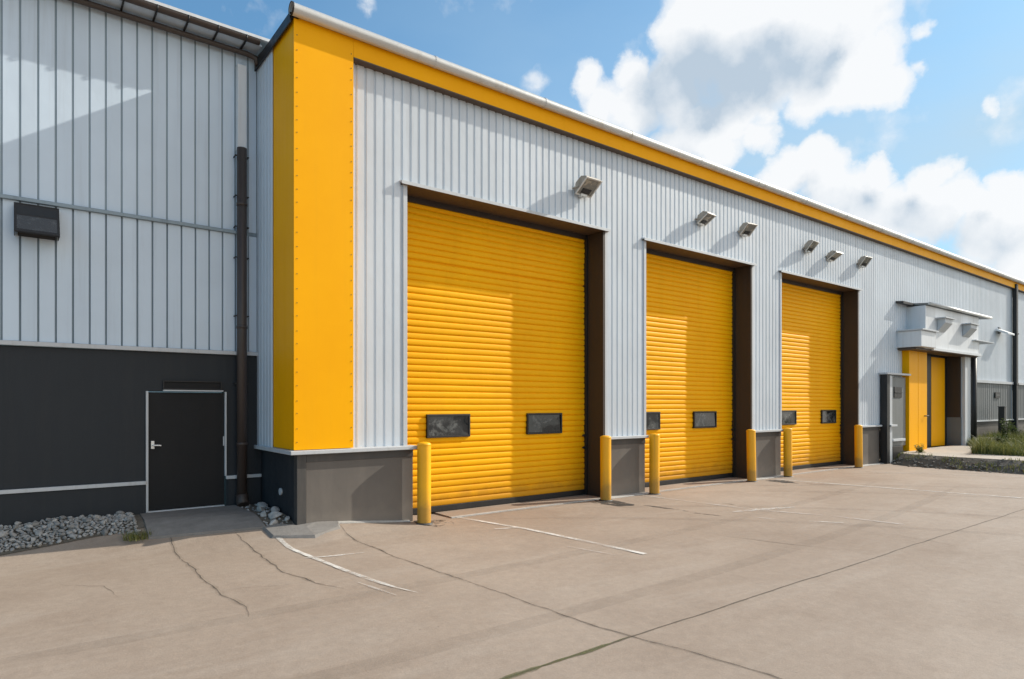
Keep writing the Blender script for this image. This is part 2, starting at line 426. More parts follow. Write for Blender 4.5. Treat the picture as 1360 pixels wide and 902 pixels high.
for k in range(30):                                              # rivets down both edges and the side
    z = 1.42+k*.205+random.uniform(-.02, .02)
    for x in (-.005, .835):
        yc.mat(M['soffit']).tube([(x, -.145, z), (x, -.156, z)], .0075, 6)
yc.build('corner_panel', None, wh)
fs = MB().box(.873, XE, -.15, -.10, FB, 7.62).box(.873, XE, -.099, .03, FB+.01, FB+.05)
fs.build('fascia', M['yellow'], wh)
ff = MB().box(.873, XE, -.162, .03, FB-.022, FB-.002)  # thin brown strip stands in for the shadow line below the fascia
ff.build('fascia_shadow_line', M['soffit'], wh)
gt = MB(); x = -.12; k = 0
while x < XE:                                                    # gutter: sections of half-round with collars
    x2 = min(XE, x+2.4)
    gt.tube([(x, -.225, 7.68), (x2-.01, -.225, 7.68)], .088, 16, caps=False)
    if x > 0: gt.tube([(x-.025, -.225, 7.68), (x+.025, -.225, 7.68)], .094, 16, caps=False)
    x = x2
gt.build('gutter', M['zinc'], wh)
ge = MB(); ge.tube([(-.125, -.225, 7.68), (-.10, -.225, 7.68)], .096, 16, caps=False); ge.tube([(-.07, -.225, 7.68), (-.06, -.225, 7.68)], .086, 16)
ge.build('gutter_end', M['black'], wh)
vg = MB().box(-.10, .02, -.15, 2.2, 7.60, 7.665).box(-.11, -.09, -.15, 2.2, 7.52, 7.67)
vg.build('verge_trim', M['black'], wh)
# plinth
def plinth_run(x0, x1, y=-.03, ledge=-.12, name='plinth', zb=-.1):
    p = MB().mat(M['plinth']).box(x0, x1, y, .02, zb, PL-.05)
    p.mat(M['pframe']).box(x0, x1, y-.012, y-.001, PL-.17, PL-.05)
    o = p.build(name, None, wh, .004)
    l = MB().box(x0-.03, x1+.03, ledge, .03, PL-.048, PL+.008)
    l.build('plinth_ledge', M['trim'], wh, .006)
p = MB().mat(M['plinth']).box(.14, 1.92, -.125, .0, -.1, PL-.05)
p.mat(M['pframe']).box(.0, .137, -.137, .0, -.1, PL-.05).box(.14, 1.92, -.137, -.127, PL-.17, PL-.05)
p.mat(M['dark']).box(-.001, .03, .001, 1.6, -.1, PL-.05)
p.box(1.86, 1.92, .001, .5, -.1, PL-.05)
p.build('plinth', None, wh, .004)
l = MB().box(-.12, 1.97, -.225, .03, PL-.048, PL+.012).box(-.12, -.0, .0301, 1.6, PL-.048, PL+.012)
l.build('plinth_ledge', M['trim'], wh, .008)
for a, b in ((6.52, 7.77), (11.97, 13.37), (17.97, 19.45)): plinth_run(a, b)
for a, b in ((27.6, XE),): plinth_run(a, b, name='plinth')
cp = MB().tube([(-.001, .55, .62), (-.03, .55, .62)], .055, 14)
cp.build('round_cap', M['trim'], wh)
# upper grey panels at the far end
for a, b in ((28.45, 33.1), (33.75, 38.6)):
    q = MB().mat(M['grey']); corrugated(q, a, b, PL+.01, 2.88, y=-.045, pitch=.24, prof=[(0, 0), (.8, 0), (.86, -.012), (.94, -.012), (1, 0)])
    q.mat(M['trim']).box(a-.05, b+.05, -.13, -.03, 2.88, 2.99).box(a-.05, a, -.075, -.03, PL+.01, 2.88)
    q.build('wall_panel', None, wh)
    q = MB().mat(M['black']).box(a+2.35, a+2.95, -.10, -.06, 2.25, 2.50)
    q.mat(M['grey']).box(a+2.42, a+2.88, -.108, -.1, 2.36, 2.39)
    q.build('wall_vent', None, wh)
# far downpipe
dp = MB().box(33.28, 33.52, -.22, -.06, 0, FB+.2).box(33.24, 33.56, -.24, -.05, 2.86, 2.95).box(33.24, 33.56, -.24, -.05, 5.2, 5.26)
dp.build('downpipe', M['black'], wh, .01)
# reveals, lintels, shutters
def opening(i, x0, x1):
    rv = MB().mat(M['brown']).box(x1, x1+.05, .035, .56, 0, TOP)                # right jamb (deep brown)
    rv.box(x1-.005, x1+.055, -.045, .033, 0, TOP)
    rv.mat(M['brown']).box(x0-.05, x0, .035, .56, 0, TOP)
    rv.mat(M['soffit']).box(x0, x1, .035, .56, TOP-.005, TOP+.05)
    rv.build('door_reveal', None, wh)
    for a_, b_ in ((x0-.07, x0+.004), (x1+.056, x1+.12)):
        MB().box(a_, b_, -.040, -.0, PL, TOP).build('corner_flashing', M['trim'], wh, .003)
    li = MB().prism([(-.10, TOP+.005), (.03, TOP+.025), (.03, TOP+.055), (-.10, TOP+.03)], 'x', x0-.13, x1+.17)
    li.box(x0-.13, x1+.17, -.108, -.099, TOP-.022, TOP+.034)
    li.build('lintel_flashing', M['trim'], wh, .002)
    sf = MB().box(x0-.10, x1+.14, -.096, .034, TOP-.012, TOP+.002)
    sf.build('lintel_soffit', M['soffit'], wh)
    # curtain of rounded slats
    P_ = .115; n = int((TOP-.13-.08)/P_)+1
    prof = [(0., .012), (.004, .010), (.008, -.004), (.014, -.010), (.030, -.0135), (.058, -.0150), (.086, -.0125), (.100, -.007), (.108, .000), (.112, .011)]
    cu = MB().mat(M['slat']); nx = 16; X = [x0+.02+(x1-x0-.04)*k/nx for k in range(nx+1)]
    rows = []
    zz = .13; rr = random.Random(i*5+1)
    for s in range(n):
        dy = rr.uniform(-.004, .004); ti = rr.uniform(-.12, .12)
        for (dz, dyy) in prof:
            z = zz+dz
            if z > TOP+.02: break
            rows.append((z, .5+dy+dyy, s, ti))
        zz += P_
        if i == 0 and abs(zz-4.52) < P_/2: 
            rows.append((zz+.000, .53, s, 0)); rows.append((zz+.022, .53, s, 0)); zz += .022
    base = len(cu.v)
    for (z, y, s, ti) in rows:
        for x in X:
            wv = noise.noise(Vector((x*.55, s*.35, i*9)))*.010 + noise.noise(Vector((x*2.2, s*1.7, i*4)))*.003
            cu.v.append((x, y+wv, z + noise.noise(Vector((x*.35, s*.12, i+3)))*.012*(0 if z < .15 else 1)))
    m1 = nx+1
    for r in range(len(rows)-1):
        for k in range(nx): cu.face((base+r*m1+k, base+r*m1+k+1, base+(r+1)*m1+k+1, base+(r+1)*m1+k), True)
    sh = cu.build('roller_shutter', None, wh)
    # keep the slat edges crisp
    for a_, b_ in ((x0+.0005, x0+.03), (x1-.035, x1-.0005)):
        MB().box(a_, b_, .42, .55, 0, TOP-.006).build('guide_rail', M['black'], sh, .003)
    g_ = MB().box(x0+.03, x1-.035, .47, .54, .035, .14); g_.build('bottom_rail', M['black'], sh, .006)
    g_ = MB().box(x0+.03, x1-.035, .44, .545, TOP-.10, TOP-.006); g_.build('top_seal', M['brown'], sh)
    for z in (1.02, 1.28):
        MB().box(x1-.10, x1-.03, .425, .46, z, z+.05).box(x1-.13, x1-.0995, .435, .455, z+.012, z+.036).build('slide_bolt', M['black'], sh, .003)
    return sh
shs = [opening(i, a, b) for i, (a, b) in enumerate(OP)]
tag(shs[0], 'widest yellow roller shutter with a dark gap across its upper slats')
tag(shs[1], 'middle yellow roller shutter of ribbed slats')
tag(shs[2], 'farthest yellow roller shutter of ribbed slats')
def shutter_window(sh, x0, x1, z0, z1, tilt):
    f = MB().mat(M['black'])
    t = .035
    f.box(x0, x1, .440, .50, z0, z0+t).box(x0, x1, .440, .50, z1-t, z1).box(x0, x0+t, .440, .50, z0+t, z1-t).box(x1-t, x1, .440, .50, z0+t, z1-t)
    f.mat(M['glass']).prism([(.452, z0+t), (.452+tilt, z1-t), (.485, z1-t), (.485, z0+t)], 'x', x0+t, x1-t)
    f.build('window', None, sh, .003)
for sh, ws in zip(shs, (((2.52, 3.44), (4.81, 5.74)), ((7.95, 8.87), (10.17, 11.11)), ((14.15, 15.07), (16.59, 17.50)))):
    for k, (a, b) in enumerate(ws): shutter_window(sh, a, b, 1.37, 1.79, (.003, .016)[k])

# concrete sills at the openings
for i, (a, b) in enumerate(OP):
    s = MB()
    x0 = a+.0 if i else 2.7
    s.prism([(-.03, -.05), (-.03, .018), (.0, .024), (.62, .03), (.62, -.05)], 'x', x0, b)
    tag(s.build('door_sill', M['ground']), kind='structure')
    s = MB().box(x0, b, -.085, -.032, -.05, .022)
    tag(s.build('kerb_edge', M['sill']), kind='structure')
s = MB()
for a, b in ((.2, 1.85), (6.5, 7.78), (11.95, 13.38), (17.95, 19.6)):
    n = 8; o = len(s.v)
    for k in range(n+1):
        x = a+(b-a)*k/n
        for y, dz in ((-.175, .003), (-.17, .02), (-.02, .03)): s.v.append((x, y, gz(x, y)+dz))
    for k in range(n):
        for j in range(2): s.face((o+k*3+j, o+k*3+3+j, o+k*3+4+j, o+k*3+1+j))
tag(s.build('kerb_strip', M['sill']), kind='structure')

# ================================================================== GREY SIDE DOOR by the porch
def slot_door():
    t = thing('side_door', (20.4, 0, 0), 'grey steel side door with black slot and black posts between shutters and porch', 'door')
    MB().mat(M['grey']).box(20.05, 21.2, -.16, .02, .55, 2.90).build('door_leaf', None, t, .01)
    MB().box(19.50, 19.72, -.26, -.04, -.05, 2.96).build('post', M['black'], t, .01)
    MB().box(19.80, 20.0, -.22, -.04, -.05, 2.93).build('frame_post', M['trim'], t, .008)
    MB().box(19.42, 21.30, -.30, -.02, 2.96, 3.02).build('lintel', M['trim'], t, .006)
    MB().box(20.25, 20.85, -.185, -.161, 2.20, 2.56).box(20.25, 20.85, -.2, -.186, 2.36, 2.39).build('slot_vent', M['black'], t, .004)
    MB().box(20.04, 21.0, -.24, -.161, .72, .80).build('ledge', M['trim'], t, .005)
    MB().box(20.04, 20.85, -.22, -.02, -.05, .545).build('lower_box', M['black'], t, .008)
    MB().box(19.72, 20.2, -.30, -.06, PL-.05, PL+.01).build('bracket', M['trim'], t, .005)
slot_door()

# ================================================================== PORCH
po = thing('entrance_porch', (24, 0, .33), 'entrance porch with yellow panels under a white boxed canopy at the far end', 'porch')
c = MB().box(21.3, 22.06, -.24, .02, .0, 3.88); c.build('yellow_panel', M['yellow'], po, .01)
c = MB().box(22.08, 22.86, -.24, .02, .0, 3.88); c.build('yellow_panel', M['yellow'], po, .01)
MB().tube([(22.6, -.24, 1.55), (22.6, -.31, 1.55), (22.78, -.32, 1.56)], .018, 8).build('door_handle', M['black'], po)
MB().box(22.861, 24.69, .27, .35, .3, 3.88).build('dark_jamb', M['black'], po, .006)
MB().box(26.04, 26.3, .27, .35, .3, 3.88).build('dark_jamb', M['black'], po, .006)
c = MB().box(24.69, 26.04, .26, .30, .34, 3.80).build('door_leaf', M['yellow'], po, .006)
tag(c, 'recessed yellow porch door')
MB().box(24.69, 26.04, .26, .35, 3.801, 3.88).build('door_head', M['black'], po)
MB().box(26.28, 26.33, -.2, .4, 1.45, 3.88).build('return_wall', M['brown'], po)
MB().box(26.27, 26.34, -.215, .4, .0, 1.449).build('return_base', M['grey'], po)
MB().box(26.345, 26.95, -.34, .02, .0, 3.9).build('pilaster', M['white'], po, .01)
MB().tube([(27.15, -.38, .0), (27.15, -.38, 3.85)], .11, 12).build('downpipe', M['black'], po)
# canopy: lower box and taller upper box with metal capping
MB().box(21.65, 26.9, -.62, .02, 3.90, 5.40).build('canopy_box', M['white'], po, .012)
MB().box(20.85, 22.15, -.78, .02, 3.92, 4.47).build('canopy_wing', M['white'], po, .02)
MB().box(20.78, 22.22, -.85, .02, 4.473, 4.52).build('wing_ledge', M['trim'], po, .006)
MB().box(26.2, 28.3, -.75, -.0, 4.44, 4.48).build('canopy_ledge', M['trim'], po, .006)
MB().box(26.901, 27.4, -.5, .02, 3.92, 4.43).build('canopy_end', M['white'], po, .01)
MB().box(22.16, 26.96, -.70, -.621, 3.86, 3.96).build('canopy_edge', M['white'], po, .006)
MB().box(20.9, 26.94, -.6, -.0, 3.84, 3.897).build('canopy_soffit', M['soffit'], po, .006)
MB().prism([(-.27, 5.42), (.0, 5.46), (.0, 5.53), (-.27, 5.50)], 'x', 20.75, 21.64).build('canopy_roof_end', M['black'], po)
MB().prism([(-.70, 5.405), (.0, 5.46), (.0, 5.53), (-.70, 5.47)], 'x', 21.645, 27.9).build('canopy_roof', M['grey'], po)
MB().tube([(21.65, -.74, 5.45), (27.95, -.74, 5.45)], .05, 12).build('canopy_gutter', M['zinc'], po)

# ================================================================== ANNEX (recessed building on the left)
AY = 1.6
ax = thing('annex_building', (-8, AY, 0), 'recessed blue grey clad building on the left with charcoal base and small black door', 'building')
w = MB().mat(M['sheet_l'])
X0 = -40.; SEAM = .2
def seamed(z0, z1, y):
    x = X0
    k = 0
    while x < -.06:
        x2 = min(x+SEAM, -.055)
        gap = .026
        w.mat(M['sheet_l']).box(x, x2-gap, y, y+.03, z0, z1)
        x = x2; k += 1
seamed(4.82, 7.80, AY); seamed(2.84, 4.75, AY-.02)
w.mat(M['seam']).box(X0, -.05, AY+.012, AY+.05, 2.80, 7.80)
w.build('wall', None, ax)
MB().box(X0, -.33, AY-.07, AY+.011, 4.752, 4.80).build('sheet_trim', M['seam'], ax, .004)
MB().box(X0, -.06, AY-.06, AY+.011, 2.775, 2.835).build('sheet_trim', M['trim'], ax, .004)
bw = MB().mat(M['dark'])
bw.box(X0, -1.70, AY, AY+.3, -.1, 2.774).box(-.55, -.0, AY, AY+.3, -.1, 2.774).box(-1.6999, -.5501, AY, AY+.3, 2.17, 2.774)
bw.box(X0, -1.71, AY-.03, AY-.001, -.1, .755)
bw.box(-.53, -.02, AY-.03, AY-.001, -.1, .755)
bw.build('base_wall', None, ax)
MB().box(X0, -1.70, AY-.055, AY-.001, .757, .81).box(-.56, -.01, AY-.055, AY-.001, .757, .81).build('base_trim', M['trim'], ax, .004)
MB().prism([(AY, 0), (AY, 7.8), (6, 9.0), (12, 7.9), (12, 0)], 'x', X0-.1, X0).build('rear_wall', M['sheet_l'], ax)
dr = MB().box(-1.665, -.58, AY+.01, AY+.05, .345, 2.155).build('door', M['door'], ax, .004)
MB().box(-1.70, -1.668, AY-.03, AY+.03, .33, 2.17).box(-.578, -.552, AY-.03, AY+.03, .81, 2.17).box(-1.667, -.579, AY-.02, AY+.03, .315, .342).build('door_trim', M['trim'], dr, .002)
h = MB().box(-1.63, -1.585, AY-.012, AY+.008, 1.29, 1.41)
h.tube([(-1.605, AY-.01, 1.345), (-1.605, AY-.06, 1.345), (-1.50, AY-.062, 1.34)], .012, 8); h.build('door_handle', M['chrome'], dr, .002)
MB().box(-.60, -.582, AY-.01, AY+.008, 1.30, 1.45).build('hinge', M['trim'], dr, .002)
vt = MB().mat(M['door']).box(-1.47, -.63, AY-.012, AY-.001, 2.195, 2.33)
vt.mat(M['black'])
for z in (2.2, 2.32): vt.box(-1.47, -.63, AY-.04, AY-.013, z, z+.015)
for x in (-1.47, -.645): vt.box(x, x+.015, AY-.04, AY-.013, 2.215, 2.32)
vt.mat(M['trim']).box(-1.47, -.61, AY-.06, AY-.001, 2.172, 2.193)
vt.build('vent_grille', None, ax)
# eaves: roof edge, gutter in brackets, brown rail under it
MB().mat(M['white']).prism([(1.16, 7.85), (1.16, 7.895), (6, 9.15), (6, 9.05)], 'x', X0, 2.2).build('roof', None, ax)  # right end runs on unseen above the warehouse, added to keep sun off this wall
MB().prism([(6, 9.05), (6, 9.15), (12.2, 7.9), (12.2, 7.8)], 'x', X0, -.12).build('rear_roof', M['roof'], ax)
def half_gutter(mb, yc, zc, r, x0, x1):
    n = 10; P1 = [(yc+math.cos(PI+PI*k/n)*r, zc+math.sin(PI+PI*k/n)*r) for k in range(n+1)]
    P2 = [(yc+math.cos(PI+PI*k/n)*(r-.008), zc+math.sin(PI+PI*k/n)*(r-.008)) for k in range(n, -1, -1)]
    mb.prism(P1+P2, 'x', x0, x1)
hg = MB(); half_gutter(hg, 1.215, 7.835, .062, X0, -.14); hg.build('gutter', M['pipe'], ax)
x = -.35
while x > -5.4:
    br = MB().tube([(x, 1.29, 7.845), (x, 1.28, 7.78), (x, 1.215, 7.762), (x, 1.15, 7.78), (x, 1.142, 7.84)], .010, 6)
    br.box(x-.012, x+.012, 1.2701, AY+.0, 7.765, 7.79)
    br.build('gutter_bracket', M['black'], ax)
    x -= .42
MB().tube([(X0, 1.50, 7.715), (-.25, 1.50, 7.715), (-.12, 1.48, 7.68), (-.10, 1.46, 7.56)], .042, 12).build('eaves_rail', M['pipe'], ax)
MB().box(X0, -.08, 1.285, AY+.02, 7.80, 7.825).build('eaves_soffit', M['sheet_l'], ax)
# downpipes
MB().box(-.41, -.27, AY-.14, AY-.001, 6.12, 7.50).build('downpipe', M['white'], ax, .008)
dpb = MB().tube([(-.34, AY-.12, .42), (-.34, AY-.12, 6.14)], .078, 16)
for z in (1.3, 3.2, 5.2): dpb.tube([(-.34, AY-.12, z), (-.34, AY-.12, z+.05)], .085, 16)
dpb.tube([(-.34, AY-.12, .50), (-.34, AY-.14, .40), (-.34, AY-.2, .33)], .095, 14)
dpo = dpb.build('downpipe', M['pipe'], ax)
for z in (5.35, 4.85, 4.35, 3.4, 6.0, 2.3):
    MB().box(-.45, -.23, AY-.13, AY-.1151, z, z+.018).box(-.445, -.43, AY-.115, AY-.0, z, z+.018).box(-.25, -.235, AY-.115, AY-.0, z, z+.018).build('pipe_clamp', M['black'], dpo)

# wall light on the annex
wl = thing('wall_light', (-3.0, AY, 4.5), 'black wedge shaped wall light under the seam of the left building', 'light')
x0, x1 = -3.28, -2.78; z1 = 4.68; z0 = 4.27; yy = AY-.03
b_ = MB()
b_.prism([(yy, z0), (yy, z1), (yy-.08, z1), (yy-.10, z1-.14), (yy-.03, z0+.02)], 'x', x0+.04, x1-.04)
b_.build('housing', M['black'], wl, .004)
f = MB(); t = .03
A = Vector((0, yy-.10, z1+.01)); B = Vector((0, yy-.34, z0))           # sloping front from top to bottom
def fr(u0, u1, xa, xb, th=.03):
    d = B-A; n_ = Vector((0, d.z, -d.y)).normalized()*-1
    p0, p1 = A+d*u0, A+d*u1
    f.prism([(p0.y, p0.z), (p1.y, p1.z), (p1.y+n_.y*th, p1.z+n_.z*th), (p0.y+n_.y*th, p0.z+n_.z*th)], 'x', xa, xb)
fr(0, .09, x0, x1); fr(.36, .42, x0+t, x1-t); fr(.91, 1, x0, x1); fr(.09, .91, x0, x0+t); fr(.09, .91, x1-t, x1)
f.prism([(yy, z1), (yy-.1, z1+.01), (yy-.34, z0), (yy, z0)], 'x', x0+.001, x0+.012)
f.prism([(yy, z1), (yy-.1, z1+.01), (yy-.34, z0), (yy, z0)], 'x', x1-.012, x1-.001)
f.prism([(yy, z1+.0), (yy-.1, z1+.01), (yy-.1, z1+.025), (yy, z1+.015)], 'x', x0, x1)
f.build('frame', M['black'], wl, .003)
f = MB(); fr(.09, .36, x0+t, x1-t, .012); f.build('hood', M['dark'], wl)
f = MB(); fr(.42, .91, x0+t, x1-t, .008); f.build('glass', M['lens_dark'], wl)

# ================================================================== FLOODLIGHTS
def floodlight(loc, label, tilt=0., yaw=0.):
    t = thing('floodlight', loc, label, 'floodlight', 'floodlights on the warehouse wall')
    def b(mb, name, m, bev=.004):
        o = mb.build(name, m, None, bev); o.parent = t; return o
    w_ = .23
    # housing: shallow tapered tray, lens facing out and down
    hs = MB()
    hs.prism([(-.46, .115), (-.475, .075), (-.12, -.185), (-.085, -.15), (-.12, .05), (-.30, .155)], 'x', -w_, w_)
    hob = b(hs, 'housing', M['lamp'], .012)
    rm = MB()
    A = Vector((0, -.50, .080)); B = Vector((0, -.115, -.205)); d = B-A; n_ = Vector((0, -d.z, d.y)).normalized()
    if n_.z > 0: n_ = -n_
    def bar(mb, u0, u1, xa, xb, th=.02, off=0):
        p0, p1 = A+d*u0+n_*off, A+d*u1+n_*off
        mb.prism([(p0.y, p0.z), (p1.y, p1.z), (p1.y+n_.y*th, p1.z+n_.z*th), (p0.y+n_.y*th, p0.z+n_.z*th)], 'x', xa, xb)
    bar(rm, 0, .07, -w_-.02, w_+.02); bar(rm, .93, 1, -w_-.02, w_+.02); bar(rm, .07, .93, -w_-.02, -w_+.015); bar(rm, .07, .93, w_-.015, w_+.02)
    b(rm, 'rim', M['zinc'], .003)
    gl = MB(); bar(gl, .07, .93, -w_+.015, w_-.015, .006, .002); b(gl, 'glass', M['lens'], 0)
    le = MB(); bar(le, .60, .86, -.13, .13, .012, .010); b(le, 'lamp_element', M['black'], .003)
    bk = MB(); bk.box(-.09, .09, -.062, -.031, -.17, .03)
    bk.tube([(0, -.05, -.08), (0, -.13, -.08)], .03, 10)
    bk.box(-w_-.035, -w_-.022, -.30, -.06, -.085, -.055).box(w_+.022, w_+.035, -.30, -.06, -.085, -.055).box(-w_-.035, w_+.035, -.075, -.045, -.085, -.055)
    b(bk, 'bracket', M['lamp'], .003)
    gb = MB().box(-.10, .10, -.17, -.065, -.235, -.13); gb.tube([(.0, -.12, -.235), (.0, -.12, -.262)], .02, 8)
    b(gb, 'gear_box', M['zinc'], .008)
    t.rotation_euler = (R(tilt), 0, R(yaw))
    return t
fl = [(5.80, 6.36, 'nearest and largest floodlight, above the widest shutter'),
      (9.72, 6.43, 'floodlight above the middle shutter, left one of that pair'),
      (11.52, 6.43, 'floodlight above the right end of the middle shutter'),
      (14.66, 6.45, 'floodlight above the farthest shutter, first of its three'),
      (16.04, 6.43, 'floodlight above the farthest shutter, between two others'),
      (18.03, 6.46, 'last floodlight, just right of the farthest shutter')]
f0 = floodlight((fl[0][0], 0, fl[0][1]), fl[0][2])
tw = [(0, 0), (4, 5), (-6, -7), (-12, 4), (5, -4), (-14, -6)]
for (x, z, lb), (ti, ya) in zip(fl[1:], tw[1:]):
    c = copy_tree(f0); c.location = (x, 0, z); c['label'] = lb; c.rotation_euler = (R(ti), 0, R(ya)); c.scale = (.74,)*3
f0.scale = (.88,)*3
# two lights on the canopy front and one bar on the far wall
for x, z, y, lb in ((23.0, 4.80, -.63, 'left of two boxy lights on the canopy front'), (25.5, 4.78, -.63, 'right of two boxy lights on the canopy front')):
    t = thing('canopy_light', (x, y, z), lb, 'light', 'lights on the porch canopy')
    MB().prism([(y, z-.25), (y, z+.2), (y-.26, z+.2), (y-.26, z+.05)], 'x', x-.34, x+.34).build('housing', M['trim'], t, .01)
    MB().box(x-.50, x+.42, y-.32, y-.0, z+.201, z+.235).build('top_plate', M['trim'], t, .004)
t = thing('strip_light', (31.4, 0, 5.2), 'small slanted strip light on the wall right of the porch', 'light')
MB().prism([(-.06, 5.22), (-.5, 5.02), (-.5, 5.10), (-.06, 5.32)], 'x', 31.0, 31.9).build('housing', M['white'], t, .01)
MB().box(31.35, 31.55, -.08, -.03, 5.1, 5.4).build('wall_plate', M['grey'], t, .004)

# ================================================================== BOLLARDS
def bollard(loc, label):
    t = thing('bollard', loc, label, 'bollard', 'yellow bollards beside the shutters')
    H_ = 1.30; r = .112
    m = MB(); m.tube([(0, 0, -.06), (0, 0, H_-.03)], r, 28, caps=False)
    p = m.build('post', M['bollard']); p.parent = t
    rr = [(r, H_-.03), (r+.003, H_-.025), (r+.003, H_-.005), (r-.006, H_+.010), (r-.03, H_+.022), (r-.07, H_+.030), (.001, H_+.033)]
    m = MB(); m.tube([(0, 0, z+k*1e-5) for k, (_, z) in enumerate(rr)], [a for a, _ in rr], 28, caps=True)
    # tube() orients along +z throughout
    c = m.build('cap', M['bollard']); c.parent = t
    m = MB(); m.tube([(0, 0, -.05), (0, 0, .012), (0, 0, .02)], [r+.035, r+.03, r+.002], 24, caps=False)
    b = m.build('base_collar', M['pframe']); b.parent = t
    return t
bl = [(2.02, -.32, 'nearest yellow bollard, in front of the left edge of the widest shutter'),
      (6.32, -.24, 'yellow bollard at the right edge of the widest shutter'),
      (7.86, -.22, 'yellow bollard at the left edge of the middle shutter'),
      (11.62, -.24, 'yellow bollard at the right edge of the middle shutter'),
      (13.40, -.22, 'yellow bollard at the left edge of the farthest shutter'),
      (17.52, -.24, 'farthest yellow bollard, at the right edge of the last shutter')]
b0 = bollard((bl[0][0], bl[0][1], gz(bl[0][0], bl[0][1])), bl[0][2])
rb = random.Random(3)
for x, y, lb in bl[1:]:
    c = copy_tree(b0); c.location = (x, y, 0); c['label'] = lb; c.rotation_euler = (R(rb.uniform(-.8, .8)), R(rb.uniform(-.8, .8)), rb.uniform(0, 6))

# ================================================================== LEFT FORECOURT: pad, stones
pad = MB(); nx, nyy = 8, 8
def pad_z(x, y): return min(.325, gz(x, y)+.035)
o = 0
fx = lambda v: (-1.78 - .05*(1-v), -.42 + .02*(1-v))
for i in range(nx+1):
    for j in range(nyy+1):
        u, v = i/nx, j/nyy; a, b = fx(v); yf = .42-.40*u; y = yf + (AY-.02-yf)*v; x = a+(b-a)*u; pad.v.append((x, y, pad_z(x, y)))
for i in range(nx):
    for j in range(nyy): pad.face((i*(nyy+1)+j, (i+1)*(nyy+1)+j, (i+1)*(nyy+1)+j+1, i*(nyy+1)+j+1))
ring = [(i*(nyy+1)) for i in range(nx+1)]
def skirt(idx):
    n = len(pad.v)
    for k in idx: x, y, z = pad.v[k]; pad.v.append((x, y, z-.25))
    for a in range(len(idx)-1): pad.face((idx[a], idx[a+1], n+a+1, n+a))
skirt(ring); skirt([j for j in range(nyy+1)]); skirt([nx*(nyy+1)+j for j in range(nyy+1)])
tag(pad.build('door_pad', M['slab']), kind='structure')
# small apron of pale concrete at the foot of the corner
ap = MB(); pts = [(-.42, .02), (-.38, -.28), (.12, -.52), (.55, -.34), (.62, -.15), (.3, -.14), (-.1, -.12), (-.25, .05)]
n = len(pts); cx, cy = .1, -.25
ap.v.append((cx, cy, gz(cx, cy)+.05))
for x, y in pts: ap.v.append((x, y, gz(x, y)+.035))
for x, y in pts:
    dx, dy = x-cx, y-cy; ap.v.append((x+dx*.08, y+dy*.12, gz(x, y)-.01))
for k in range(n): j = (k+1) % n; ap.face((0, 1+k, 1+j)); ap.face((1+k, 1+n+k, 1+n+j, 1+j))
tag(ap.build('corner_apron', M['slab']), kind='structure')

def rock_verts(c, r, rnd, sub=2, flat=.7):
    bm = bmesh.new(); bmesh.ops.create_icosphere(bm, subdivisions=sub, radius=1)
    sd = rnd.uniform(0, 100); sx, sy, sz = rnd.uniform(.8, 1.3), rnd.uniform(.75, 1.1), rnd.uniform(.6, .9)*flat/.7
    rot = Matrix.Rotation(rnd.uniform(0, 6.3), 3, 'Z') @ Matrix.Rotation(rnd.uniform(-.5, .5), 3, 'X')
    planes = [(Vector((rnd.uniform(-1, 1), rnd.uniform(-1, 1), rnd.uniform(-1, 1))).normalized(), rnd.uniform(.45, .8)) for _ in range(9)]
    vs = []
    for v in bm.verts:
        q = v.co.copy()
        for pn, pd in planes:
            e = q.dot(pn)
            if e > pd: q -= pn*(e-pd)*.85
        q *= 1+.12*noise.noise(q*2.2+Vector((sd, 0, 0)))
        q = rot @ Vector((q.x*sx, q.y*sy, q.z*sz)); vs.append(tuple(Vector(c)+q*r))
    fs = [[v.index for v in f.verts] for f in bm.faces]; bm.free()
    return vs, fs
def add_rock(mb, c, r, rnd, sub=2):
    vs, fs = rock_verts(c, r, rnd, sub); n = len(mb.v); mb.v += vs
    for f in fs: mb.face([n+i for i in f], sub > 2)
gr = MB(); rnd = random.Random(11)
placed = []; tries = 0
while len(placed) < 2300 and tries < 60000:
    tries += 1
    x = rnd.uniform(-6.5, -1.72); fy = .84 + .10*noise.noise(Vector((x*1.2, 0, 4))) - (.30 if x > -2.6 else 0)*S((x+2.6)/.9)
    y = rnd.uniform(fy, 1.56)
    if y < .12: continue
    if x > -1.92 and y > .1: continue
    r = rnd.choice([.022, .028, .034, .04, .05, .062])
    if any((x-a)**2+(y-b)**2 < ((r+c)*.72)**2 for a, b, c in placed): continue
    placed.append((x, y, r))
for x, y, r in placed:
    t_ = (y-.7)/.85
    add_rock(gr, (x, y, gz(x, y)+r*.35+.05*S(t_*2.5)*(.7+.6*noise.noise(Vector((x*2, y*2, 7))))), r, rnd, 2)
gr.build('gravel_bed', M['stone'])
tag(bpy.data.objects['gravel_bed'], 'bed of pale broken stones along the foot of the charcoal wall', 'gravel', kind='stuff')
und = MB()
for i in range(40):
    for j in range(8):
        x0_, x1_ = -6.6+i*.121, -6.6+(i+1)*.121; y0_, y1_ = .78+j*.1, .78+(j+1)*.1
        und.quad(*[(a, b, gz(a, b)+.012) for a, b in ((x0_, y0_), (x1_, y0_), (x1_, y1_), (x0_, y1_))])
tag(und.build('earth_bed', M['earth']), kind='structure')
und = MB()
for i in range(4):
    for j in range(8):
        a0, a1 = -.41+i*.1, -.41+(i+1)*.1; c0, c1 = .0+j*.2, (j+1)*.2
        und.quad(*[(a, b, gz(a, b)+.008) for a, b in ((a0, c0), (a1, c0), (a1, c1), (a0, c1))])
tag(und.build('earth_corner', M['earth']), kind='structure')
